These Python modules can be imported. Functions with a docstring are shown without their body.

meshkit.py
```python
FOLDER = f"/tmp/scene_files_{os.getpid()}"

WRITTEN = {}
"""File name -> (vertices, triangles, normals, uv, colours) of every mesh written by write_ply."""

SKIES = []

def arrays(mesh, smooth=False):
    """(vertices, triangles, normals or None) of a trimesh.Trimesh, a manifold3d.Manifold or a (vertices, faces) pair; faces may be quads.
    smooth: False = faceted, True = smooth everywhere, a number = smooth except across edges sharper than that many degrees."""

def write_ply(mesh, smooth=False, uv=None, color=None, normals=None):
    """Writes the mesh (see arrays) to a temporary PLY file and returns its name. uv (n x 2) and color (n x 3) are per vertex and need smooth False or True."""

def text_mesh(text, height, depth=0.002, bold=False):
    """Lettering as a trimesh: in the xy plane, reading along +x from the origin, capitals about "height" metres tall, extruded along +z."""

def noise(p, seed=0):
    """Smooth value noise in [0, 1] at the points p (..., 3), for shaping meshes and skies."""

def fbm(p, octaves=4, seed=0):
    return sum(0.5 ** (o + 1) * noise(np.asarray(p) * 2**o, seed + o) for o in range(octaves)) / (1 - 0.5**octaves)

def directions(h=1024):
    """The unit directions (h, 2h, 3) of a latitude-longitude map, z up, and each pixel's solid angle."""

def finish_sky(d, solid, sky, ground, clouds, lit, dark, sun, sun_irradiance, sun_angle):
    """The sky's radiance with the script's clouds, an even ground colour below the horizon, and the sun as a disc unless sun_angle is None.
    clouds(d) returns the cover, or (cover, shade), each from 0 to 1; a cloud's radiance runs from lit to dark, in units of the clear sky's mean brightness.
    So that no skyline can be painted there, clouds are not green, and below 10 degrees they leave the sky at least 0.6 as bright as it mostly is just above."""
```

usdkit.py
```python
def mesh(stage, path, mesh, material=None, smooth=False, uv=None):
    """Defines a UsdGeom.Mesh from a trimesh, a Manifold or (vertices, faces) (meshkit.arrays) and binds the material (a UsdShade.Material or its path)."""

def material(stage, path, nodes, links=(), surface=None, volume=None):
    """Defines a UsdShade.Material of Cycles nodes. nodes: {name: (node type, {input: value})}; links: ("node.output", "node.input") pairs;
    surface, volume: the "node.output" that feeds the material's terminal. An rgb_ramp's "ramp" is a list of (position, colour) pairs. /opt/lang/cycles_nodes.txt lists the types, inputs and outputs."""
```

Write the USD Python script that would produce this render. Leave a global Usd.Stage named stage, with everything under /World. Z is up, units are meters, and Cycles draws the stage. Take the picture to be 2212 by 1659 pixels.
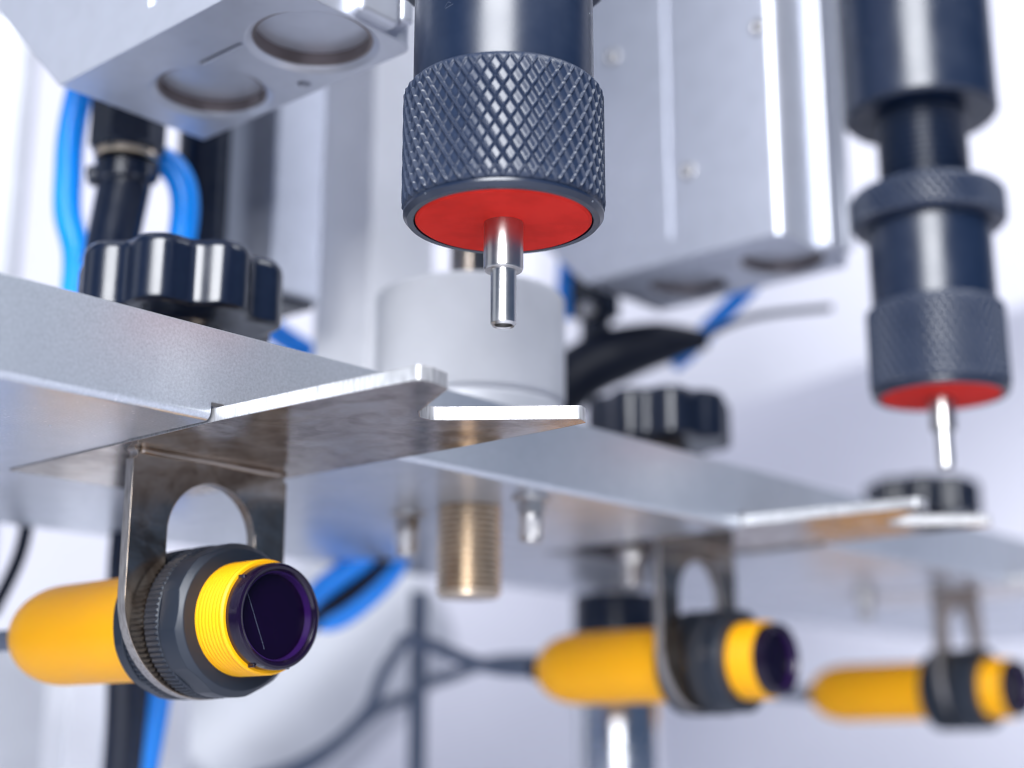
import math, random
import numpy as np, trimesh, usdkit
import manifold3d as m3
from pxr import Usd, UsdGeom, UsdLux, UsdShade, Sdf, Gf, Vt
from shapely.geometry import Polygon, Point, box as sbox
from shapely.ops import unary_union

random.seed(7); np.random.seed(7)
stage = Usd.Stage.CreateInMemory()
UsdGeom.SetStageUpAxis(stage, UsdGeom.Tokens.z)
UsdGeom.SetStageMetersPerUnit(stage, 1.0)
UsdGeom.Xform.Define(stage, '/World'); UsdGeom.Scope.Define(stage, '/World/Looks')
PI = math.pi
MM = 0.001
T = 200.0          # height of the camera above the bench, mm; machine heights below are measured from the camera's height
Y2 = 146.3         # pitch of the three stations along the bar (y); x runs from the bar towards the sensor fronts

# ------------------------------------------------------------------ camera
F_PX, PITCH, AZ = 3150.0, 0.24632, math.radians(41.145)
cam = UsdGeom.Camera.Define(stage, '/World/Camera')
cam.CreateHorizontalApertureAttr(36.0); cam.CreateVerticalApertureAttr(27.0)
cam.CreateFocalLengthAttr(36.0 * F_PX / 2212.0)
cam.CreateClippingRangeAttr(Gf.Vec2f(0.01, 20.0))
cam.CreateFStopAttr(8.8); cam.CreateFocusDistanceAttr(0.219)
cam.CreateExposureAttr(0.0)
A_ = np.array([math.sin(AZ), math.cos(AZ), 0]); C_ = np.array([math.cos(AZ), -math.sin(AZ), 0])
def cam2world(v):  # (right, ahead, up) to machine axes
    v = np.asarray(v, float); return np.array([v @ C_, v @ A_, v[2]])
cp, sp = math.cos(PITCH), math.sin(PITCH)
RIGHT, UP, BACK = cam2world((1, 0, 0)), cam2world((0, -sp, cp)), cam2world((0, -cp, -sp))
CAM = np.array([135.0, -152.6, T]) * MM
cam.AddTransformOp().Set(Gf.Matrix4d(*[float(x) for r in (RIGHT, UP, BACK) for x in (*r, 0)], *map(float, CAM), 1))

# ------------------------------------------------------------------ lamps out of view, with added left and wall fills, and dim even ambient light
def dome():
    usdkit.material(stage, '/World/Looks/ambient', {'b': ('background_shader', {'color': (0.36, 0.56, 1.0), 'strength': 0.19})}, [], surface='b.background')
    d = UsdLux.DomeLight.Define(stage, '/World/ambient_light')
    UsdShade.MaterialBindingAPI.Apply(d.GetPrim()).Bind(UsdShade.Material.Get(stage, '/World/Looks/ambient'))
dome()
def softbox(name, right, ahead, up, w, h, strength, color=(0.94, 0.96, 1.0), target=(0, 0.24, 0.07)):
    pos = cam2world((right, ahead, up)) + CAM
    tgt = cam2world(target) + CAM
    z = pos - tgt; z /= np.linalg.norm(z)
    x = np.cross([0, 0, 1], z); x /= np.linalg.norm(x); y = np.cross(z, x)
    l = UsdLux.RectLight.Define(stage, '/World/' + name)
    l.CreateWidthAttr(w); l.CreateHeightAttr(h); l.CreateIntensityAttr(strength); l.CreateColorAttr(Gf.Vec3f(*color))
    l.AddTransformOp().Set(Gf.Matrix4d(*[float(v) for r in (x, y, z) for v in (*r, 0)], *map(float, pos), 1))
softbox('key_lamp', -0.08, -0.42, 0.36, 0.40, 0.70, 17.0)
softbox('left_fill', -0.95, 0.16, 0.34, 0.55, 0.50, 0.5)  # added dim fill from the left, not a lamp of the workshop
softbox('right_lamp', 0.62, -0.05, 1.05, 0.9, 0.6, 4.2)
softbox('wall_fill', 0.02, 0.22, 0.95, 1.0, 0.4, 2.4, target=(0.15, 0.92, -0.12))  # added unseen lamp that brightens the wall behind

# ------------------------------------------------------------------ materials
def mat(name, nodes, links, surface='p.BSDF'):
    return usdkit.material(stage, '/World/Looks/' + name, nodes, links, surface=surface)
def plain(name, color, rough=0.4, metal=0.0, **k):
    """A plain finish with a little grain in colour, gloss and relief."""
    grain = k.pop('grain', 0.12); scale = k.pop('scale', 900.0); bump = k.pop('bump', 0.00002); dr = k.pop('dr', 0.08); edge = k.pop('edge', 0.0)
    c = np.array(color)
    n = {'tc': ('texture_coordinate', {}), 'n': ('noise_texture', {'scale': scale, 'detail': 3.0}),
         'n2': ('noise_texture', {'scale': scale / 14, 'detail': 4.0}),
         'm': ('mix_color', {'a': tuple(c * (1 - grain)), 'b': tuple(np.minimum(c * (1 + grain), 1))}),
         'r': ('map_range', {'from_min': 0.25, 'from_max': 0.75, 'to_min': max(rough - dr, 0.02), 'to_max': rough + dr}),
         'b': ('bump', {'strength': 0.5, 'distance': bump}),
         'p': ('principled_bsdf', {'metallic': metal, **k})}
    l = [('tc.object', 'n.vector'), ('tc.object', 'n2.vector'), ('n2.fac', 'm.fac'), ('m.result', 'p.base_color'), ('n2.fac', 'r.value'), ('r.result', 'p.roughness'),
         ('n.fac', 'b.height'), ('b.normal', 'p.normal')]
    if edge:
        n['e'] = ('bevel', {'radius': edge, 'samples': 6}); l.append(('e.bevel', 'b.normal'))
    return mat(name, n, l)
M = {}
M['black_anodised'] = mat('black_anodised', {
    'tc': ('texture_coordinate', {}), 'n': ('noise_texture', {'scale': 2600.0, 'detail': 2.0}), 'n2': ('noise_texture', {'scale': 130.0, 'detail': 4.0}),
    'v': ('voronoi_texture', {'scale': 620.0, 'randomness': 1.0}), 'sp': ('map_range', {'from_min': 0.10, 'from_max': 0.06, 'to_min': 0.0, 'to_max': 1.0, 'clamp': True}),
    'sel': ('math', {'math_type': 'greater_than', 'value2': 0.88}), 'sc': ('separate_color', {}), 'mul': ('math', {'math_type': 'multiply'}),
    'base': ('mix_color', {'a': (0.0035, 0.009, 0.026), 'b': (0.006, 0.014, 0.036)}), 'dust': ('mix_color', {'b': (0.55, 0.58, 0.62)}),
    'r': ('map_range', {'from_min': 0.3, 'from_max': 0.7, 'to_min': 0.26, 'to_max': 0.34}), 'b': ('bump', {'strength': 0.35, 'distance': 0.00001}),
    'p': ('principled_bsdf', {'specular_ior_level': 0.72})},
    [('tc.object', 'n.vector'), ('tc.object', 'n2.vector'), ('tc.object', 'v.vector'), ('v.distance', 'sp.value'), ('v.color', 'sc.color'), ('sc.r', 'sel.value1'), ('sel.value', 'mul.value1'), ('sp.result', 'mul.value2'),
     ('n2.fac', 'base.fac'), ('base.result', 'dust.a'), ('mul.value', 'dust.fac'), ('dust.result', 'p.base_color'), ('n2.fac', 'r.value'), ('r.result', 'p.roughness'), ('n.fac', 'b.height'), ('b.normal', 'p.normal')])
M['knurl_black'] = plain('knurl_black', (0.009, 0.018, 0.044), 0.38, 0.0, specular_ior_level=0.7, scale=2500.0, bump=0.00001)
M['black_plastic'] = plain('black_plastic', (0.005, 0.010, 0.026), 0.26, scale=2000.0, bump=0.00001)
M['black_nut'] = plain('black_nut', (0.012, 0.018, 0.030), 0.42, scale=2200.0, bump=0.000015, edge=0.0004)
M['knob_black'] = plain('knob_black', (0.005, 0.009, 0.022), 0.22, dr=0.05, scale=1500.0, bump=0.000002, specular_ior_level=0.7)
M['black_rubber'] = plain('black_rubber', (0.004, 0.007, 0.018), 0.5, specular_ior_level=0.25)
M['red_fibre'] = mat('red_fibre', {
    'tc': ('texture_coordinate', {}), 'n': ('noise_texture', {'scale': 3000.0, 'detail': 3.0}), 'n2': ('noise_texture', {'scale': 160.0, 'detail': 5.0}),
    'rp': ('rgb_ramp', {'ramp': [(0.0, (0.42, 0.014, 0.010)), (0.42, (0.60, 0.019, 0.011)), (0.55, (0.66, 0.022, 0.014)), (1.0, (0.72, 0.032, 0.020))]}),
    'b': ('bump', {'strength': 0.7, 'distance': 0.00006}), 'p': ('principled_bsdf', {'roughness': 0.75, 'specular_ior_level': 0.15})},
    [('tc.object', 'n.vector'), ('tc.object', 'n2.vector'), ('n2.fac', 'rp.fac'), ('rp.color', 'p.base_color'), ('n.fac', 'b.height'), ('b.normal', 'p.normal')])
M['steel'] = plain('steel', (0.60, 0.58, 0.56), 0.28, 1.0, scale=1200.0, bump=0.000004)
M['steel_dull'] = plain('steel_dull', (0.40, 0.34, 0.29), 0.25, 1.0)
M['bit_steel'] = plain('bit_steel', (0.64, 0.63, 0.62), 0.27, 1.0, scale=1200.0, bump=0.000003)
M['aluminium'] = mat('aluminium', {
    'tc': ('texture_coordinate', {}), 'n': ('noise_texture', {'scale': 2400.0, 'detail': 3.0, 'roughness': 0.65}), 'n2': ('noise_texture', {'scale': 45.0, 'detail': 5.0}),
    'v': ('voronoi_texture', {'scale': 900.0}), 'sc': ('separate_color', {}), 'sel': ('math', {'math_type': 'greater_than', 'value2': 0.87}), 'gr': ('map_range', {'from_min': 0.3, 'from_max': 0.7, 'to_min': 0.86, 'to_max': 1.12}), 'gm': ('mix_color', {'blend_type': 'multiply', 'fac': 1.0}),
    'sp': ('map_range', {'from_min': 0.26, 'from_max': 0.12, 'to_min': 0.0, 'to_max': 1.0, 'clamp': True}), 'mul': ('math', {'math_type': 'multiply'}),
    'c': ('mix_color', {'a': (0.62, 0.65, 0.70), 'b': (0.67, 0.70, 0.75)}), 'dust': ('mix_color', {'b': (0.92, 0.92, 0.95)}),
    'r': ('map_range', {'from_min': 0.3, 'from_max': 0.7, 'to_min': 0.25, 'to_max': 0.30}), 'e': ('bevel', {'radius': 0.0003, 'samples': 6}),
    'b': ('bump', {'strength': 0.5, 'distance': 0.000008}), 'p': ('principled_bsdf', {'metallic': 0.72})},
    [('tc.object', 'n.vector'), ('tc.object', 'n2.vector'), ('tc.object', 'v.vector'), ('v.color', 'sc.color'), ('sc.r', 'sel.value1'), ('v.distance', 'sp.value'), ('sel.value', 'mul.value1'), ('sp.result', 'mul.value2'),
     ('n2.fac', 'c.fac'), ('c.result', 'gm.a'), ('n.fac', 'gr.value'), ('gr.result', 'gm.b'), ('gm.result', 'dust.a'), ('mul.value', 'dust.fac'), ('dust.result', 'p.base_color'), ('n2.fac', 'r.value'), ('r.result', 'p.roughness'), ('e.bevel', 'b.normal'), ('n.fac', 'b.height'), ('b.normal', 'p.normal')])
M['silver_matte'] = plain('silver_matte', (0.58, 0.59, 0.63), 0.55, 0.35, scale=1200.0, edge=0.0004)
M['block_aluminium'] = plain('block_aluminium', (0.57, 0.59, 0.66), 0.36, 0.6, grain=0.03, dr=0.03, scale=1800.0, bump=0.000006, edge=0.0005)
def stainless(name, axis, edge):
    """Stained stainless sheet; its laser-cut edges (faces not square to the sheet's own axis) are clean bright metal."""
    return mat(name, {
        'tc': ('texture_coordinate', {}), 'n': ('noise_texture', {'scale': 1600.0, 'detail': 3.0}), 'n2': ('noise_texture', {'scale': 85.0, 'detail': 7.0, 'roughness': 0.68, 'distortion': 1.2}),
        'n3': ('noise_texture', {'scale': 230.0, 'detail': 4.0}), 'g': ('separate_xyz', {}), 'ab': ('math', {'math_type': 'absolute'}), 'lt': ('math', {'math_type': 'less_than', 'value2': 0.5}),
        'rp': ('rgb_ramp', {'ramp': [(0.0, (0.17, 0.11, 0.075)), (0.38, (0.28, 0.205, 0.15)), (0.50, (0.48, 0.39, 0.31)), (0.62, (0.58, 0.51, 0.44)), (1.0, (0.66, 0.60, 0.54))]}),
        'ec': ('rgb_ramp', {'ramp': [(0.30, tuple(c * 0.55 for c in edge)), (0.55, edge), (1.0, tuple(min(1, c * 1.1) for c in edge))]}), 'ms': ('mapping', {'scale': (1, 1, 0.12)}), 'ne': ('noise_texture', {'scale': 2600.0, 'detail': 3.0}), 'ed': ('mix_color', {}), 're': ('mix_float', {'b': 0.42}), 'sc': ('math', {'math_type': 'multiply_add', 'value2': -0.45, 'value3': 1.0}),
        'r': ('map_range', {'from_min': 0.3, 'from_max': 0.7, 'to_min': 0.10, 'to_max': 0.22}), 'e': ('bevel', {'radius': 0.0003, 'samples': 6}),
        'b': ('bump', {'strength': 0.4, 'distance': 0.000004}), 'p': ('principled_bsdf', {})},
        [('tc.object', 'ms.vector'), ('ms.vector', 'ne.vector'), ('ne.fac', 'ec.fac'), ('ec.color', 'ed.b'), ('tc.object', 'n.vector'), ('tc.object', 'n2.vector'), ('tc.object', 'n3.vector'), ('n2.fac', 'rp.fac'), ('rp.color', 'ed.a'), ('ed.result', 'p.base_color'), ('n3.fac', 'r.value'), ('r.result', 're.a'), ('re.result', 'p.roughness'),
         ('tc.normal', 'g.vector'), ('g.' + axis, 'ab.value1'), ('ab.value', 'lt.value1'), ('lt.value', 'ed.fac'), ('lt.value', 're.fac'), ('lt.value', 'sc.value1'), ('sc.value', 'p.metallic'),
         ('e.bevel', 'b.normal'), ('n.fac', 'b.height'), ('b.normal', 'p.normal')])
M['stainless_plate'] = stainless('stainless_plate', 'z', (0.46, 0.46, 0.47)); M['stainless_tab'] = stainless('stainless_tab', 'x', (0.34, 0.32, 0.31))
M['dark_ring_metal'] = plain('dark_ring_metal', (0.22, 0.18, 0.17), 0.35, 0.8)  # darker tone for the rings on the recess walls
M['purple_edge'] = plain('purple_edge', (0.022, 0.005, 0.065), 0.3)
M['cut_edge'] = plain('cut_edge', (0.80, 0.80, 0.80), 0.34, 1.0, scale=1500.0, bump=0.00003)
M['yellow'] = plain('yellow', (0.98, 0.43, 0.004), 0.42, specular_ior_level=0.3, grain=0.03, scale=1500.0, bump=0.00001, subsurface_weight=0.15, subsurface_scale=0.002)
M['lens_purple'] = plain('lens_purple', (0.004, 0.001, 0.012), 0.08, dr=0.02, grain=0.05, bump=0.000001, specular_ior_level=0.3)
M['lens_rim'] = plain('lens_rim', (0.006, 0.002, 0.014), 0.14, dr=0.03, grain=0.1, bump=0.000003)
M['cable_grey'] = plain('cable_grey', (0.10, 0.12, 0.17), 0.5)
M['cable_dark'] = plain('cable_dark', (0.035, 0.045, 0.075), 0.5)
M['rod_grey'] = plain('rod_grey', (0.085, 0.11, 0.165), 0.45)
M['blue_tube'] = plain('blue_tube', (0.002, 0.29, 1.0), 0.30, grain=0.05, subsurface_weight=0.1, subsurface_scale=0.002)
M['brass'] = plain('brass', (0.63, 0.51, 0.38), 0.30, 1.0, scale=1200.0)
M['white_paint'] = plain('white_paint', (0.84, 0.84, 0.87), 0.45)
M['white_plastic'] = plain('white_plastic', (0.78, 0.78, 0.82), 0.35)
M['chrome'] = plain('chrome', (0.75, 0.76, 0.79), 0.24, 1.0)
M['wall_paint'] = plain('wall_paint', (0.78, 0.77, 0.84), 0.7, grain=0.02, scale=60.0)
M['bench'] = plain('bench', (0.55, 0.56, 0.62), 0.5, grain=0.05, scale=80.0)

# ------------------------------------------------------------------ prims
used = {}
def free(path):
    if path not in used:
        used[path] = 0; return path
    used[path] += 1; return f'{path}_{used[path]:03d}'
def tag(prim, label=None, cat=None, group=None, kind=None):
    for k, v in (('label', label), ('category', cat), ('group', group), ('kind', kind)):
        if v: prim.SetCustomDataByKey(k, v)
    return prim
def place(prim, x=0, y=0, z=0, rz=0):
    X = UsdGeom.Xformable(prim); X.AddTranslateOp().Set(Gf.Vec3d(x * MM, y * MM, (z + T) * MM))
    if rz: X.AddRotateZOp().Set(rz)
def thing(name, label, cat, x=0, y=0, z=0, rz=0, group=None):
    p = UsdGeom.Xform.Define(stage, free('/World/' + name)).GetPrim()
    place(p, x, y, z, rz); return tag(p, label, cat, group)
def arr(mesh):
    if isinstance(mesh, (list, tuple)) and not isinstance(mesh[0], np.ndarray):
        mesh = trimesh.util.concatenate([tm(q) for q in mesh])
    return tm(mesh)
def tm(mesh):
    if hasattr(mesh, 'to_mesh'):
        q = mesh.to_mesh(); return trimesh.Trimesh(np.array(q.vert_properties[:, :3]), np.array(q.tri_verts), process=False)
    return mesh
def part(parent, name, mesh, material, smooth=30, label=None):
    t = arr(mesh).copy(); t.vertices = np.asarray(t.vertices) * MM
    path = free((str(parent.GetPath()) if parent else '/World') + '/' + name)
    p = usdkit.mesh(stage, path, t, M[material], smooth).GetPrim()
    if label: tag(p, label)
    return p
def dup(src, label, x, y, z=0, rz=0, group=None, rx=0):
    base = str(src.GetPath())
    p = UsdGeom.Xform.Define(stage, free(base)).GetPrim()
    place(p, x, y, z, rz)
    if rx: UsdGeom.Xformable(p).AddRotateXOp().Set(rx)
    p.GetReferences().AddInternalReference(src.GetPath()); p.SetInstanceable(True)
    return tag(p, label, src.GetCustomDataByKey('category'), group or src.GetCustomDataByKey('group'))

# ------------------------------------------------------------------ shapes (mm)
def man(t):
    t = tm(t); return m3.Manifold(m3.Mesh(np.asarray(t.vertices, np.float32), np.asarray(t.faces, np.uint32)))
def lathe(profile, n=96):
    """Closed solid of revolution about z from (r, z) points running upward along the outside."""
    p = [(max(r, 0.0), z) for r, z in profile]
    if p[0][0] > 0: p = [(0.0, p[0][1])] + p
    if p[-1][0] > 0: p = p + [(0.0, p[-1][1])]
    a = np.arange(n) * 2 * PI / n; v = []; rows = []
    for r, z in p:
        if r == 0: rows.append([len(v)] * n); v.append((0, 0, z))
        else:
            rows.append(list(range(len(v), len(v) + n))); v += [(r * math.cos(t), r * math.sin(t), z) for t in a]
    f = []
    for i in range(len(p) - 1):
        for k in range(n):
            q = (k + 1) % n; a0, a1, b0, b1 = rows[i][k], rows[i][q], rows[i + 1][k], rows[i + 1][q]
            if a0 != a1: f.append((a0, a1, b1))
            if b0 != b1: f.append((a0, b1, b0))
    return trimesh.Trimesh(np.array(v), np.array(f), process=False)
def ring(profile, n=96):
    """Closed ring about z from a closed (r, z) outline, counter-clockwise seen with r to the right."""
    a = np.arange(n) * 2 * PI / n; k = len(profile)
    v = [(r * math.cos(t), r * math.sin(t), z) for r, z in profile for t in a]
    f = []
    for i in range(k):
        j = (i + 1) % k
        for q in range(n):
            w = (q + 1) % n
            f += [(i * n + q, i * n + w, j * n + w), (i * n + q, j * n + w, j * n + q)]
    return trimesh.Trimesh(np.array(v), np.array(f), process=False)
def bx(x0, x1, y0, y1, z0, z1, r=0.0, seg=3):
    if not r: 
        t = trimesh.creation.box((x1 - x0, y1 - y0, z1 - z0)); t.apply_translation(((x0 + x1) / 2, (y0 + y1) / 2, (z0 + z1) / 2)); return t
    s = trimesh.creation.icosphere(seg - 1, r)
    pts = np.vstack([s.vertices + (x, y, z) for x in (x0 + r, x1 - r) for y in (y0 + r, y1 - r) for z in (z0 + r, z1 - r)])
    return trimesh.convex.convex_hull(pts)
def cyl(r, z0, z1, x=0, y=0, n=64):
    t = trimesh.creation.cylinder(r, z1 - z0, sections=n); t.apply_translation((x, y, (z0 + z1) / 2)); return t
def extrude(poly, h, z=0.0):
    t = trimesh.creation.extrude_polygon(poly, h, engine='earcut'); t.apply_translation((0, 0, z)); return t
def axes(t, cols):  # columns: where local x, y, z go
    t = tm(t).copy(); R = np.eye(4); R[:3, :3] = np.array(cols, float).T
    t.apply_transform(R)
    return t
Z_TO_X = ((0, 1, 0), (0, 0, 1), (1, 0, 0))            # local z along +x
def along_x(t): return axes(t, Z_TO_X)
def spline(pts, n=12):
    from scipy.interpolate import CubicSpline
    p = np.asarray(pts, float); d = np.r_[0, np.cumsum(np.linalg.norm(np.diff(p, axis=0), axis=1) ** 0.5)]
    return CubicSpline(d, p)(np.linspace(0, d[-1], n * (len(p) - 1) + 1))
def tube(pts, r, n=20, inner=None, smooth=True, radii=None):
    p = spline(pts) if smooth else np.asarray(pts, float)
    t = np.gradient(p, axis=0); t /= np.linalg.norm(t, axis=1, keepdims=True)
    u = np.cross(t[0], [0.3, 0.2, 1]); u /= np.linalg.norm(u); V = []
    a = np.arange(n) * 2 * PI / n
    for i, (c, d) in enumerate(zip(p, t)):
        u = u - d * (u @ d); u /= np.linalg.norm(u); w = np.cross(d, u)
        rr = r if radii is None else np.interp(i / (len(p) - 1), np.linspace(0, 1, len(radii)), radii)
        V.append(c + rr * (np.cos(a)[:, None] * u + np.sin(a)[:, None] * w))
    k = len(p); v = np.vstack(V + [p[:1], p[-1:]]); f = []
    for i in range(k - 1):
        for q in range(n):
            e = (q + 1) % n; f += [(i * n + q, i * n + e, (i + 1) * n + e), (i * n + q, (i + 1) * n + e, (i + 1) * n + q)]
    for q in range(n):
        e = (q + 1) % n; f += [(k * n, e, q), (k * n + 1, (k - 1) * n + q, (k - 1) * n + e)]
    return trimesh.Trimesh(v, np.array(f), process=False)
def thread(r, z0, z1, pitch, depth, n=64, chamfer=0.8):
    """A threaded rod: V-shaped ridges in a lathe outline."""
    pr = [(r - depth - chamfer * 0.5, z0), (r - depth, z0 + chamfer * 0.5)]; z = z0 + chamfer
    while z < z1 - pitch:
        pr += [(r - depth, z), (r, z + pitch * 0.42), (r, z + pitch * 0.55)]; z += pitch
    return lathe(pr + [(r - depth, z1)], n)
def fillet(poly, r): return poly.buffer(-r).buffer(2 * r).buffer(-r) if r else poly

# ------------------------------------------------------------------ the setting
def sheet(name, pts, h, material, z=0):
    t = extrude(Polygon(pts), h, z); return t
wn = cam2world((0, 1, 0)); wr = cam2world((1, 0, 0))
base = cam2world((0, 900, 0)) + np.array([135.0, -152.6, 0])
wall = [(base + wr * s)[:2] for s in (-1500, 1500)] + [(base + wr * s + wn * 20)[:2] for s in (1500, -1500)]
w = part(None, 'wall', sheet('wall', wall, 1400, None, 0), 'wall_paint', False); tag(w, kind='structure')
near = cam2world((0, -500, 0)) + np.array([135.0, -152.6, 0])
tb = [(base + wr * s - wn * 1)[:2] for s in (-1500, 1500)] + [(near + wr * s)[:2] for s in (1500, -1500)]
w = part(None, 'bench', sheet('bench', tb, 20, None, -20), 'bench', False); tag(w, kind='structure')

# ------------------------------------------------------------------ screwdriver spindles
def knurled(r, z0, z1, nd, rows, depth, ch, per=14, round_top=0.0):
    """Diamond knurl: two crossing helices of thin raised ridges on a cylinder, chamfered at both ends."""
    nu, nv = nd * per, int(rows * per)
    u = np.arange(nu) / per; zz = np.linspace(z0, z1, nv + 1); v = (zz - z0) / (z1 - z0) * rows
    Ug, Vg = np.meshgrid(u, v)
    def ridge(s, w): s = np.abs(s - np.round(s)); return np.clip(1 - s / w, 0, 1)
    a, b = ridge(Ug + Vg, 0.17), ridge(Ug - Vg + 0.25, 0.13)
    groove = ridge(Ug + Vg - 0.2, 0.11)
    h = np.maximum(a, 0.7 * b) - 0.3 * groove
    end = np.clip(np.minimum(zz - z0, z1 - zz) / ch, 0, 1)
    rr = r - depth + depth * h * np.clip(end * 1.6 - 0.3, 0, 1)[:, None] - (1 - np.sqrt(1 - (1 - end) ** 2))[:, None] * round_top
    th = u / nd * 2 * PI
    X = np.stack([rr * np.cos(th), rr * np.sin(th), np.broadcast_to(zz[:, None], rr.shape)], -1).reshape(-1, 3)
    i, k = np.meshgrid(np.arange(nv), np.arange(nu), indexing='ij'); k2 = (k + 1) % nu
    q = np.stack([i * nu + k, i * nu + k2, (i + 1) * nu + k2, (i + 1) * nu + k], -1).reshape(-1, 4)
    f = np.vstack([q[:, [0, 1, 2]], q[:, [0, 2, 3]]])
    n0 = len(X); X = np.vstack([X, [[0, 0, z0], [0, 0, z1]]]); e = np.arange(nu); e2 = (e + 1) % nu
    f = np.vstack([f, np.stack([np.full(nu, n0), e2, e], 1), np.stack([np.full(nu, n0 + 1), nv * nu + e, nv * nu + e2], 1)])
    return trimesh.Trimesh(X, f, process=False)
def make_spindle(label):
    t = thing('screwdriver_spindle', label, 'screwdriver', 0, 0, 60, group='black screwdriver spindles above the forks')
    z = lambda h: h - 60
    part(t, 'upper_barrel', lathe([(16.6, z(142.3)), (17.4, z(143.1)), (17.4, z(300))]), 'black_anodised')
    part(t, 'threaded_neck', thread(10.2, z(123.4), z(142.6), 1.5, 0.8), 'black_anodised')
    part(t, 'lock_ring', knurled(17.4, z(115.2), z(123.6), 52, 3, 0.5, 1.6, per=10, round_top=1.1), 'knurl_black', 40)
    part(t, 'body_tube', lathe([(13.7, z(96)), (13.7, z(115.3))], 128), 'black_anodised')
    sleeve = part(t, 'knurled_sleeve', knurled(15.2, z(77.0), z(96.6), 45, 5.8, 0.42, 1.3, per=20, round_top=0.9), 'knurl_black', 40)
    part(t, 'sleeve_lip', ring([(13.35, z(75.9)), (14.3, z(75.9)), (14.9, z(76.6)), (14.9, z(77.0)), (13.35, z(77.0))], 128), 'black_anodised')
    sc = [(-87.5, 105.2, -85.0, 105.9), (-85.0, 105.9, -82.6, 105.6), (-87.0, 105.0, -81.0, 105.3), (-84.6, 106.7, -84.2, 105.8)]
    sv, sf = [], []
    for a0, h0, a1, h1 in sc:
        k = len(sv)
        for a, h, d in ((a0, h0, .05), (a1, h1, .05), (a1, h1, -.05), (a0, h0, -.05)): sv.append((13.72 * math.cos(math.radians(a)), 13.72 * math.sin(math.radians(a)), z(h + d)))
        sf += [(k, k + 2, k + 1), (k, k + 3, k + 2), (k, k + 1, k + 2), (k, k + 2, k + 3)]
    part(t, 'scuff_mark', trimesh.Trimesh(np.array(sv), np.array(sf), process=False), 'cable_grey', False)
    part(t, 'red_pad', lathe([(12.7, z(75.75)), (13.1, z(76.05)), (13.15, z(77.4))], 128), 'red_fibre')
    part(t, 'bit_holder', lathe([(2.35, z(68.3)), (2.75, z(68.35)), (2.93, z(68.7)), (2.93, z(76.5))]), 'steel')
    part(t, 'bit', ring([(1.35, z(61.5)), (1.35, z(60.1)), (1.62, z(59.9)), (1.9, z(60.3)), (1.9, z(68.0)), (2.0, z(68.4)), (0.3, z(68.4)), (0.3, z(61.8))], 64), 'bit_steel')
    return t
sp1 = make_spindle('large black screwdriver spindle in sharp focus with diamond knurled sleeve, red pad and steel bit')
dup(sp1, 'blurred black screwdriver spindle at the right with threaded neck and lock ring in view', 0, Y2, 60)

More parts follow.
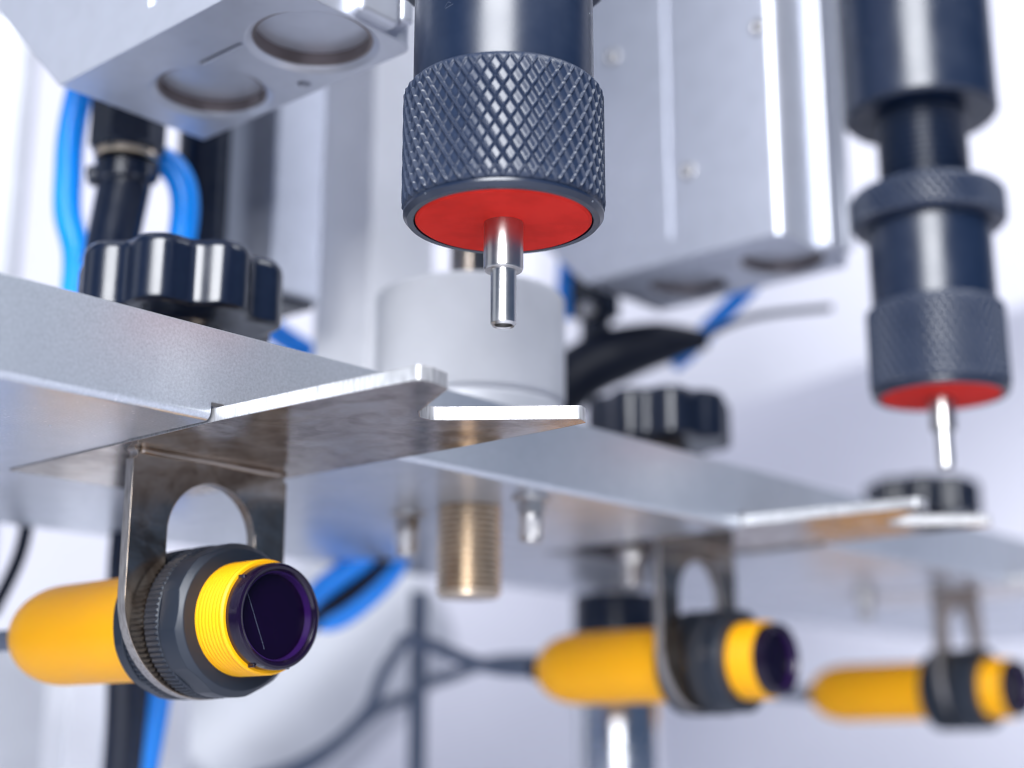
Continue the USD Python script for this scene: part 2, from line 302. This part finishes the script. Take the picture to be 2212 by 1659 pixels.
# ------------------------------------------------------------------ slide blocks that carry the spindles
def make_block(label):
    t = thing('slide_block', label, 'machine block', 0, 0, 116, group='aluminium slide blocks behind the spindles')
    prof = Polygon([(-27, 0), (-85, 0), (-110, 24), (-110, 150), (-27, 150)])
    y0, y1 = -24.5, 7.5
    body = man(axes(extrude(prof, y1 - y0), ((1, 0, 0), (0, 0, 1), (0, -1, 0))))
    b = body.bounding_box(); body = body.translate((0, y1 - b[4], 0))
    # round the two front vertical edges: cut against a rounded footprint
    foot = sbox(-140, y0, -27, y1).buffer(-2.6).buffer(2.6, quad_segs=10)
    foot = unary_union([foot, sbox(-140, y0, -60, y1)])
    body = body ^ man(extrude(foot, 170, -5))
    for cx, cy, r in ((-67.3, -4.2, 9.9), (-38.6, -5.2, 10.2)):
        body = body - man(cyl(r, -1, 3.2, cx, cy, 72)) - man(lathe([(r + 1.1, -0.5), (r + 1.1, 0.0), (r - 0.2, 0.9)], 72)).translate((cx, cy, 0))
    body = body - man(bx(-59, -47.6, -13.7, -12.6, -1, 2.5)) - man(cyl(1.3, -1, 2, -51.5, 4.0, 24))
    body = body - man(bx(-58.6, -56.6, y0 - 1, y0 + 0.7, 6, 160))
    part(t, 'body', body, 'block_aluminium', 30)
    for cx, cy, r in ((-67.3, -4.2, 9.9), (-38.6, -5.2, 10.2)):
        rg = ring([(r - 0.5, 0.9), (r + 0.05, 0.9), (r + 0.05, 3.15), (r - 0.5, 3.15)], 72); rg.apply_translation((cx, cy, 0)); part(t, 'recess_dark_ring', rg, 'dark_ring_metal')  # thin darker ring added along each recess wall for contrast
    part(t, 'rail', bx(-28, -24.3, -7.4, 1.6, 0.6, 150, 1.2), 'block_aluminium', 40)
    part(t, 'guide_strip', bx(-28, -24.6, 2.2, 5.0, 2.5, 150, 0.8), 'block_aluminium', 40)
    for x, z in ((-52.5, 22.0), (-27.5 - 3.4, 53.4), (-75, 60)):
        s = lathe([(0, 0.1), (1.0, 0.1), (1.0, 0.7), (1.7, 0.7), (1.9, 0.5), (1.9, -1.0)][::-1], 32)
        s = axes(s, ((1, 0, 0), (0, 0, 1), (0, -1, 0))); s.apply_translation((x, y0, z))
        part(t, 'screw', s, 'steel')
    return t
blk = make_block('silver aluminium block with two round recesses in its underside, at the upper left')
dup(blk, 'tall blurred silver aluminium block with small screws, between the two black spindles', 0, Y2 + 6, 116)

# ------------------------------------------------------------------ the long bar with its slots
fork = Polygon([(-97, -21.3), (-38, -21.9), (-15, -21.0), (2.7, -20.0), (3.1, -17.6), (2.2, -13.8), (-10.4, -6.6), (-12.9, -3.8), (-13.0, -1.2), (-11.3, 0.4),
                (2.3, 11.2), (4.2, 12.7), (3.2, 15.2), (-3, 15.7), (-23, 16.0), (-97, 16.0)])
fork = fillet(fork, 0.9)
D3 = [(0.0, 0.0, 0.0), (0.0, Y2 - 1.0, 0.9), (0.0, 2 * Y2 - 2.0, 0.0)]      # where the three brackets sit
ZB = 47.8
def bar():
    t = thing('mounting_bar', 'long satin aluminium channel bar running diagonally from the left edge to the right', 'metal bar', 0, 0, ZB)
    x0, x1, h, th, ro = -156.0, -38.4, 14.2, 2.0, 1.3
    outer = sbox(x0, 0, x1, h + 10).buffer(-ro).buffer(ro, quad_segs=12).intersection(sbox(x0, 0, x1, h))
    inner = sbox(x0 + th, th, x1 - th, h + 10).buffer(-0.7).buffer(0.7, quad_segs=8)
    sec = outer.difference(inner)
    m = man(axes(extrude(sec, 620.0), ((1, 0, 0), (0, 0, 1), (0, -1, 0))))
    b = m.bounding_box(); m = m.translate((0, -110 - b[1], -b[2]))
    for dx, dy, dz in D3:
        m = m - man(extrude(fork.buffer(0.28), 3.4, -1.0)).translate((dx, dy, dz))
        m = m - man(bx(-60, -30, -22.45, -20.0, -1, 2.7)).translate((dx, dy, dz))
    for x, y in ((-60, -36.0), (-90, -48.0)):
        m = m - man(cyl(0.28, -1, 0.5, x, y, 12))
    part(t, 'channel', m, 'aluminium', 35)
bar()

# ------------------------------------------------------------------ sensor brackets
def make_bracket(label):
    t = thing('sensor_bracket', label, 'bracket', 0, 0, 0, group='forked stainless sensor brackets under the bar')
    pl = man(extrude(fork, 2.1, 47.6))
    p = part(t, 'fork_plate', pl, 'stainless_plate', 30)
    tab = unary_union([sbox(-18.9, 24.0, 13.1, 47.6), Point(-2.9, 24.0).buffer(16.0, quad_segs=24)])
    slot = unary_union([Point(-2.6, 20.5).buffer(9.15, quad_segs=20), Point(-2.6, 34.6).buffer(9.0, quad_segs=20), sbox(-11.6, 20.5, 6.4, 34.6)])
    # small corner notches at the fold
    tab = tab.difference(unary_union([Point(-18.9, 46.6).buffer(0.7), Point(13.1, 46.6).buffer(0.7)]))
    tt = axes(extrude(tab.difference(slot), 2.0), ((0, 1, 0), (0, 0, 1), (1, 0, 0))); tt.apply_translation((-64.8, 0, 0))
    part(t, 'sensor_tab', tt, 'stainless_tab', 30)
    seam = tube([(-62.7, -17.5, 47.3), (-62.6, -11, 47.2), (-62.7, -4, 47.4), (-62.6, 3, 47.25), (-62.7, 11.5, 47.35)], 0.55, 10)
    part(t, 'fold_seam', seam, 'steel_dull', True)
    return t
br = make_bracket('stained stainless fork bracket in front, in focus, its slotted tab holding the nearest yellow sensor')
place_b = ['', 'blurred forked stainless bracket in the middle, holding the second yellow sensor', 'blurred forked stainless bracket cut by the right edge, holding the farthest yellow sensor']
for k in (1, 2): dup(br, place_b[k], D3[k][0], D3[k][1], D3[k][2])

# ------------------------------------------------------------------ proximity sensors (axis along +x, origin on the axis at the tab face)
def make_sensor(label):
    t = thing('proximity_sensor', label, 'sensor', -62.8, -3.0, 20.5, group='yellow proximity sensors under the bar')
    R = 9.1
    dome = [(R * math.sin(a) ** 0.75 if a < PI / 2 else R, -53.2 + 13.0 * (1 - math.cos(a)) ** 1.0) for a in np.linspace(0.16, PI / 2, 14)]
    body = lathe([(0.0, -53.3)] + dome + [(R, -2.2)], 96)
    part(t, 'housing', along_x(body), 'yellow')
    pr = [(R - 0.3, -2.2)]
    x = -2.2
    while x < 15.0:
        pr += [(R - 0.16, x + 0.05), (R, x + 0.35), (R, x + 0.6)]; x += 0.85
    part(t, 'threaded_barrel', along_x(lathe(pr + [(R, 15.6), (R - 0.3, 15.9)], 96)), 'yellow')
    def gear(r, d, n, x0, x1, ch):
        a = np.arange(n * 4) * 2 * PI / (n * 4); rr = r - d * np.array([0, 1, 1, 0.0])[np.arange(n * 4) % 4]
        g = Polygon(np.stack([rr * np.cos(a), rr * np.sin(a)], 1)); s = man(extrude(g, x1 - x0, x0))
        return s ^ man(lathe([(r - ch, x0), (r + 0.01, x0 + ch), (r + 0.01, x1 - ch), (r - ch, x1)], 96))
    def hexnut(x0, x1):
        hx = Polygon([(13.75 * math.cos(k * PI / 3 + 0.45), 13.75 * math.sin(k * PI / 3 + 0.45)) for k in range(6)])
        return man(extrude(hx, x1 - x0, x0)) ^ man(lathe([(12.3, x0), (12.3, x1 - 1.0), (11.3, x1)], 96))
    bore = man(cyl(8.6, -20, 20, n=72))
    n1 = part(t, 'front_nut', along_x(hexnut(4.0, 9.2) - bore), 'black_nut', 30)
    part(n1, 'serrated_flange', along_x(gear(12.4, 0.30, 84, 0.05, 3.75, 0.4) - bore), 'black_nut', 25)
    n2 = part(t, 'rear_nut', along_x(hexnut(4.0, 7.2) - bore).apply_transform(np.diag([-1, 1, -1, 1.0])).apply_translation((-2.1, 0, 0)), 'black_nut', 30)
    part(n2, 'serrated_flange', along_x(gear(12.4, 0.30, 84, 0.05, 3.75, 0.4) - bore).apply_transform(np.diag([-1, 1, -1, 1.0])).apply_translation((-2.1, 0, 0)), 'black_nut', 25)
    cap = part(t, 'lens_cap', along_x(ring([(6.9, 15.6), (8.25, 15.6), (8.35, 15.9), (8.35, 18.3), (8.15, 18.75), (7.75, 18.9), (7.35, 18.75), (7.05, 18.3), (6.9, 17.9)], 96)), 'lens_rim')
    part(cap, 'clip_rib', [along_x(bx(8.2 * math.cos(a) - 0.25, 8.2 * math.cos(a) + 0.25, 8.28 * math.sin(a) - 0.5, 8.28 * math.sin(a) + 0.5, 15.9, 17.4, 0.15)) for a in (-1.15, -2.0, 2.4)], 'lens_rim', 40)
    part(t, 'inner_bezel', along_x(ring([(6.7, 16.6), (6.98, 16.6), (6.98, 18.2), (6.85, 18.2)], 96)), 'purple_edge')
    part(t, 'lens', along_x(lathe([(6.95, 15.0), (6.95, 16.9), (5.0, 16.98), (0, 17.0)], 96)), 'lens_purple')
    ln = bx(-0.02, 0.02, -5.0, 5.0, 16.94, 17.03); ln.apply_transform(trimesh.transformations.rotation_matrix(0.42, (0, 0, 1))); ln.apply_translation((-3.4, -0.6, 0))
    part(t, 'mould_line', along_x(ln), 'cable_grey', False)
    part(t, 'cable_boot', along_x(lathe([(2.2, -56.5), (2.7, -56.2), (2.9, -52.6)], 40)), 'black_rubber')
    return t
sen = make_sensor('nearest yellow cylindrical sensor with dark purple lens, in sharp focus at lower left')
S2 = (-62.3, Y2 + 0.3, 20.5); S3 = (-62.8, 2 * Y2 - 6.8, 18.3)
dup(sen, 'second yellow cylindrical sensor, blurred, below the middle bracket', *S2, rx=37)
dup(sen, 'farthest and smallest yellow cylindrical sensor, blurred, at the lower right edge', *S3, rz=-2.0, rx=-71)
def wire(name, label, cat, pts, r, material, group=None, **k):
    o = part(None, name, tube([(x, y, z + T) for x, y, z in pts], r, **k), material, True)
    return tag(o, label, cat, group)
wire('sensor_cable', 'grey cable leaving the rear of the nearest yellow sensor to the left edge', 'cable',
     [(-115, -3, 20.5), (-124, -4.5, 20.3), (-134.7, -9.5, 19.6), (-150, -20, 18)], 2.0, 'cable_grey')
wire('sensor_cable', 'thin dark cable from the second yellow sensor, rising left to the dark post', 'cable',
     [(-116, Y2, 20.4), (-126.5, 146.5, 21.0), (-137, 143.0, 23.2), (-149.4, 136.9, 28.6), (-157, 137, 30), (-166, 143, 28), (-178.4, 148.5, 20.9), (-181.0, 148.0, 14.6), (-186.5, 145.8, 6.9), (-196.0, 140.2, -1.2), (-212, 130, -8)], 1.9, 'rod_grey')
wire('sensor_cable', 'thin dark cable from the farthest yellow sensor passing behind the second sensor', 'cable',
     [(-115, 2 * Y2 - 6.8, 18.3), (-128, 262, 20), (-140, 218, 26), (-152, 190, 26.5), (-164.9, 179.1, 25.5), (-175.3, 171.6, 21.2), (-180.2, 167.9, 19.2), (-183.8, 165.8, 16.2), (-190.1, 161.3, 13.2), (-199, 155, 4.7), (-214, 143, -8)], 1.9, 'rod_grey')

# ------------------------------------------------------------------ star knobs
def make_knob(label):
    t = thing('star_knob', label, 'knob', -73.0, -4.5, 0, group='black star knobs on top of the bar')
    a = np.linspace(0, 2 * PI, 280, endpoint=False); n = 8
    c = np.cos(n * (a + 0.10)); rr = 18.2 - 2.5 * np.clip((1 - c) / 2, 0, 1) ** 1.5
    def layer(s, z): return np.stack([(rr - s) * np.cos(a), (rr - s) * np.sin(a), np.full_like(a, z)], 1)
    L = [layer(2.2, 72.4), layer(0.9, 72.55), layer(0.2, 73.0), layer(0.0, 73.8), layer(0.0, 82.4), layer(0.25, 83.5), layer(1.0, 84.4), layer(2.6, 84.9)]
    N = len(a); v = np.vstack(L + [[[0, 0, 72.4], [0, 0, 85.3]]]); f = []
    for i in range(len(L) - 1):
        for k in range(N):
            q = (k + 1) % N; f += [(i * N + k, i * N + q, (i + 1) * N + q), (i * N + k, (i + 1) * N + q, (i + 1) * N + k)]
    for k in range(N):
        q = (k + 1) % N; f += [(len(L) * N, q, k), (len(L) * N + 1, (len(L) - 1) * N + k, (len(L) - 1) * N + q)]
    part(t, 'grip', trimesh.Trimesh(v, np.array(f), process=False), 'knob_black', 40)
    part(t, 'hub', lathe([(6.2, 61.0), (6.8, 61.4), (7.0, 71.0), (8.4, 72.5)]), 'knob_black', 30)
    part(t, 'stem', lathe([(3.0, 49.8), (3.0, 61.2)], 32), 'steel')
    return t
kn = make_knob('black star knob on the bar beside the blue tubes, nearest and largest of the three')
dup(kn, 'blurred black star knob in the middle, behind the front fork', -73.0, Y2 - 4.5, 1.2, 9)
dup(kn, 'smallest black star knob far right, below the second spindle', -73.0, 2 * Y2 - 4.5, 0, 31)

# ------------------------------------------------------------------ silver stop with brass stud, and the bolts beside it
t = thing('silver_stop', 'silver knurled cylinder on a brass threaded stud through the bar, behind the front fork', 'machine part', -64.0, 62.0, 0)
part(t, 'sleeve', knurled(19.7, 68.6, 92.0, 110, 22, 0.32, 1.0, per=4, round_top=0.8), 'silver_matte', 40)
part(t, 'base_ring', lathe([(18.6, 61.6), (19.3, 62.3), (19.3, 67.8), (18.6, 68.6)], 128), 'silver_matte')
part(t, 'neck', lathe([(7.0, 50.2), (7.0, 61.8)]), 'silver_matte')
part(t, 'top_stem', lathe([(4.4, 91.8), (4.4, 113), (4.0, 113.4)], 48), 'steel_dull')
part(t, 'threaded_stud', thread(6.6, 29.5, 50.0, 1.15, 0.5), 'brass')
def make_bolt(label):
    t = thing('hex_bolt', label, 'bolt', -78.5, 58.8, 47.75, group='small steel bolts under the bar')
    part(t, 'washer', lathe([(3.6, -0.75), (3.8, -0.6), (3.8, 0.0)], 40), 'steel')
    hx = Polygon([(2.8 * math.cos(k * PI / 3 + 0.3), 2.8 * math.sin(k * PI / 3 + 0.3)) for k in range(6)])
    part(t, 'nut', man(extrude(hx, 2.7, -3.45)) ^ man(lathe([(2.6, -3.45), (3.15, -3.0), (3.15, -0.75)], 40)), 'steel', 30)
    part(t, 'shank', thread(2.35, -9.0, -3.4, 0.7, 0.15, 40), 'steel')
    return t
bo = make_bolt('small steel bolt under the bar, just left of the brass stud')
dup(bo, 'small bright steel bolt under the bar, just right of the brass stud', -46.2, 60.5, 47.75, 40)
dup(bo, 'blurred white bolt head under the bar above the black collar of the second sensor', -77.0, 134.5, 47.75, 20)
dup(bo, 'blurred white bolt under the bar, left of the farthest bracket', -80.3, 259.0, 47.75, 10)

# ------------------------------------------------------------------ fittings and tubes
def make_fitting(label):
    t = thing('air_fitting', label, 'air fitting', -107.5, 5.0, 0, group='black air fittings under the slide blocks')
    hx = Polygon([(7.6 * math.cos(k * PI / 3), 7.6 * math.sin(k * PI / 3)) for k in range(6)])
    part(t, 'hex_body', man(extrude(hx, 35, 118.6)) ^ man(lathe([(6.6, 118.6), (7.7, 119.8), (7.7, 153.6)], 48)), 'black_plastic', 30)
    part(t, 'brass_ring', lathe([(6.0, 117.0), (6.5, 117.3), (6.5, 118.2), (6.0, 118.7)], 48), 'brass')
    return t
fi = make_fitting('black air fitting with pale brass ring, hanging below the upper left block')
t = thing('air_fitting', 'blurred black air fitting with a bright round button, under the tall silver block', 'air fitting', -103.0, 155.0, 114, group='black air fittings under the slide blocks')
part(t, 'body', bx(-5.5, 5.5, -5, 5, 2, 22, 1.5), 'black_plastic', 40)
part(t, 'neck', lathe([(3.6, -7), (4.2, -6), (4.2, 2.5)], 40), 'black_plastic')
bt = trimesh.creation.icosphere(3, 2.5); bt.apply_translation((2.0, -5.6, 3.4)); part(t, 'button', bt, 'steel', True)
t = thing('elbow_fitting', 'black elbow body slanting down from the fitting to the star knob', 'air fitting', -108.4, 5.7, 0)
def slant(p0, p1, prof, n=40):
    p0, p1 = np.array(p0, float), np.array(p1, float); d = p1 - p0; L = np.linalg.norm(d); m = lathe([(r, s * L) for r, s in prof], n)
    m.apply_transform(trimesh.geometry.align_vectors([0, 0, 1], d / L)); m.apply_translation(p0); return m
part(t, 'collar', slant((0.2, -0.3, 117.2), (-0.3, 0.2, 112.8), [(5.6, 0), (6.1, 0.1), (6.1, 0.8), (5.4, 1.0)]), 'black_plastic')
part(t, 'barrel', slant((-0.2, 0.2, 114.0), (-7.0, 1.6, 96.0), [(5.0, 0), (5.3, 0.05), (5.3, 1.0)]), 'black_plastic')
part(t, 'side_port', slant((-0.4, 0.4, 116.0), (1.6, 5.4, 117.6), [(4.0, 0), (4.0, 0.9), (3.6, 1.0)]), 'black_plastic')
part(t, 'release_button', slant((-2.5, -2.5, 114.6), (-5.6, -5.2, 114.0), [(2.2, 0), (2.2, 0.9), (1.8, 1.0)]), 'black_plastic')
B = lambda name, label, pts, r=3.0: wire(name, label, 'air tube', pts, r, 'blue_tube')
B('air_tube', 'bright blue air tube curving down at far left beside the black fitting',
  [(-122.0, 6.5, 152.0), (-124.1, 4.7, 142.7), (-126.2, 4.5, 137.9), (-129.3, 5.0, 128.2), (-131.1, 6.2, 120.1), (-132.4, 7.7, 112.0), (-132.3, 10.0, 105.6), (-133.6, 11.5, 98.0), (-136, 12.5, 88)])
B('air_tube', 'short blue air tube arching from the black elbow down behind the nearest star knob',
  [(-109.5, 10.2, 118.4), (-107.2, 13.1, 119.6), (-105.2, 15.8, 117.0), (-104.8, 17.9, 111.9), (-106.3, 19.0, 105.3), (-108.0, 19.4, 96)])
B('air_tube', 'blue air tube lying low behind the bar edge, right of the nearest star knob',
  [(-165, 72, 115), (-158.2, 81.5, 110.0), (-153.5, 87.4, 105.1), (-147.1, 94.8, 99.7), (-141, 102, 95.5)], 3.2)
B('air_tube', 'blurred thin blue air tube rising at an angle beside the black hose sleeve',
  [(-97, 183, 108), (-91.6, 186.6, 113.3), (-86.0, 189.4, 119.8), (-80.6, 192.2, 125.6), (-76.5, 194.2, 130.5)], 2.7)
B('air_tube', 'blurred vertical piece of blue air tube right of the silver cylinder',
  [(-109.0, 150.8, 150.0), (-109.2, 150.8, 136.0), (-110.0, 151.3, 130.2), (-111.3, 152.2, 123.9), (-112.0, 153.7, 117.6)], 2.7)
B('air_tube', 'blurred blue air tube loop under the bar, right of the nearest bracket tab',
  [(-139.0, 117, 54), (-140.5, 114, 45.5), (-146.3, 109.6, 38.0), (-152.2, 105.4, 33.6), (-155.4, 102.9, 34.0), (-155.6, 101.9, 37.6), (-152.6, 103.0, 41.5), (-146.8, 106.4, 46.2), (-142.6, 109, 50)], 3.4)
wire('black_wire', 'black hose squeezed inside the blue loop under the bar', 'hose', [(-138.5, 114, 52), (-142, 110.5, 45.0), (-149, 105.5, 38.0), (-153.5, 102.5, 34.5), (-157, 99.5, 30.5)], 2.6, 'black_rubber')
B('air_tube', 'blue air tube behind the black hose, below the nearest yellow sensor',
  [(-147, 50, 36), (-149.0, 50.6, 22.8), (-151.4, 51.7, 12.5), (-154.5, 52.5, 2.2), (-160, 54, -14)], 3.0)
B('air_tube', 'blue air tube bit behind the far left of the bar',
  [(-135.0, 12, 94.5), (-138, 8.5, 93.4), (-143, 4.5, 93.2), (-150, 0, 93.5)], 2.2)
wire('hose_sleeve', 'thick black hose sleeve, blurred, between the silver cylinder and the second spindle', 'hose',
     [(-130, 134, 78), (-114.0, 146.7, 91.5), (-104.9, 151.7, 101.0), (-95, 159.5, 106.5), (-86.5, 166.0, 108.8), (-77.8, 172.7, 109.2)], 5.4, 'black_rubber', radii=[6.0, 7.0, 8.0, 7.8, 6.0, 2.4])
wire('signal_cable', 'thin blurred olive grey cable running right from the black hose sleeve', 'cable',
     [(-84, 168.5, 107.6), (-80.5, 173, 110.2), (-75, 178, 114), (-69, 184.5, 117.0), (-60, 193, 118.8), (-54, 199, 119.8)], 1.0, 'cable_dark')
wire('black_hose', 'black hose running down behind the nearest yellow sensor', 'hose', [(-146.5, 37.3, 50), (-149.8, 39.5, 32.7), (-153.2, 43.3, 12.3), (-161, 47.5, -20)], 3.6, 'black_plastic')
wire('black_hose', 'black hose beside the blue tube at the bottom left', 'hose', [(-149.5, 43, 40), (-151.8, 45, 25), (-155.5, 48.6, 8.3), (-162, 53, -20)], 3.8, 'black_plastic')
wire('black_wire', 'loose black wire hanging at the far left below the bar', 'cable', [(-171, 27.5, 58), (-172.0, 27.2, 52.5), (-174.0, 27.5, 46.2), (-176.9, 27.1, 39.9), (-182, 25.8, 31)], 1.6, 'black_rubber')
wire('blue_hose', 'blue hose bit in the bottom left corner', 'air tube', [(-192, 28, 14), (-190, 27.5, 5), (-188.5, 28, -3), (-186, 29.5, -12)], 3.0, 'blue_tube')

# ------------------------------------------------------------------ posts and columns behind
def post(name, label, x0, x1, y0, y1, z0, z1, material='white_paint', r=0.8):
    o = thing(name, label, 'post', (x0 + x1) / 2, (y0 + y1) / 2, z0)
    hx, hy = (x1 - x0) / 2, (y1 - y0) / 2
    part(o, 'column', bx(-hx, hx, -hy, hy, 0, z1 - z0, r), material, 40)
    part(o, 'base_plate', bx(-hx - 5, hx + 5, -hy - 5, hy + 5, 0, 5, 0.8), 'block_aluminium', 40)
    return o
o = thing('round_column', 'pale rounded column at the far left edge behind the bar', 'post', -236, 46, -T)
part(o, 'column', lathe([(8.6, 4.5), (8.6, 500)], 64), 'silver_matte'); part(o, 'base_flange', lathe([(15, 0), (15, 4), (14, 5)], 64), 'block_aluminium')
o = thing('black_column', 'dark vertical column behind the elbow fitting and nearest star knob', 'post', -121, 34, 49.9)
part(o, 'column', lathe([(5.9, 2.5), (5.9, 110)], 48), 'black_plastic'); part(o, 'base_flange', lathe([(9, 0), (9, 2), (8, 3)], 48), 'black_plastic')
o = thing('hanging_column', 'grey square aluminium column hanging behind the nearest star knob', 'column', -116.7, 51.2, 99)
part(o, 'column', bx(-9.2, 9.2, -7.2, 7.2, 0, 90, 0.8), 'block_aluminium', 40); part(o, 'end_cap', bx(-8.2, 8.2, -6.2, 6.2, -1.6, 0.2, 0.5), 'black_plastic', 40)
post('square_column', 'bright white square column left of the silver cylinder', -128, -108, 74, 96, 49.9, 190, 'white_paint')
post('support_post', 'bright white support post below the bar at the left', -232, -220, 72, 84, -T, 42, 'white_paint')
post('support_post', 'white support post below the bar, right of the black hoses', -214, -203, 90, 100, -T, 40, 'white_paint')
o = thing('dark_rod', 'thin dark vertical rod below the bar, crossed by the sensor cables', 'rod', -181, 166, -T)
part(o, 'rod', lathe([(2.7, 4.0), (2.7, 247)], 32), 'rod_grey'); part(o, 'foot', lathe([(6, 0), (6, 4)], 32), 'black_plastic')
o = thing('bar_leg', 'chrome support leg with black collar behind the second yellow sensor', 'support leg', -131.9, 200.6, -T)
part(o, 'rod', lathe([(12.4, 0), (12.4, 200 + 30)], 64), 'chrome'); part(o, 'collar', lathe([(12.2, 227), (13.0, 228), (13.0, 244.4), (12.4, 245.2)], 64), 'black_plastic')
part(o, 'cap_nut', lathe([(7.0, 245.0), (7.4, 245.6), (7.4, 247.6)], 48), 'steel')

# ------------------------------------------------------------------ pale machine covers far behind, out of focus
def slab(name, label, cat, pts, thick, material):
    """A flat sheet-metal plate through four or more points, with real thickness."""
    p = np.array(pts, float) + (0, 0, T); c = p.mean(0); _, _, V = np.linalg.svd(p - c); n = V[2] * thick / 2
    h = trimesh.convex.convex_hull(np.vstack([p - (p - c) @ V[2][:, None] * V[2] + n, p - (p - c) @ V[2][:, None] * V[2] - n]))
    return tag(part(None, name, h, material, False), label, cat)
slab('cover_panel', 'large pale sheet metal cover behind the second spindle, far out of focus', 'panel',
     [(-255.4, 316.3, 116.7), (-176.9, 472.5, 182.4), (-121.3, 585.9, 234.3), (-114.5, 595.7, 395.7), (-259.3, 321.9, 262.4)], 4, 'wall_paint')
o = thing('feeder_drum', 'pale silver drum lying behind the dark rod at the lower left, out of focus', 'drum', -346, 240, -T)
part(o, 'shell', slant((0, -40, 176), (4, 66, 262), [(36, 0), (40, 0.02), (40, 0.98), (36, 1.0)], 72), 'silver_matte')
part(o, 'cradle', bx(-26, 26, -60, 40, 0, 150, 2), 'block_aluminium', 40)
o = thing('grey_cabinet', 'grey cabinet corner at the lower left, far out of focus', 'cabinet', -352, 132, -T)
part(o, 'body', bx(-22, 8, -24, 14, 0, 236, 2), 'silver_matte', 40); part(o, 'lid', bx(-23, 9, -25, 15, 236, 240, 1.5), 'white_plastic', 40)
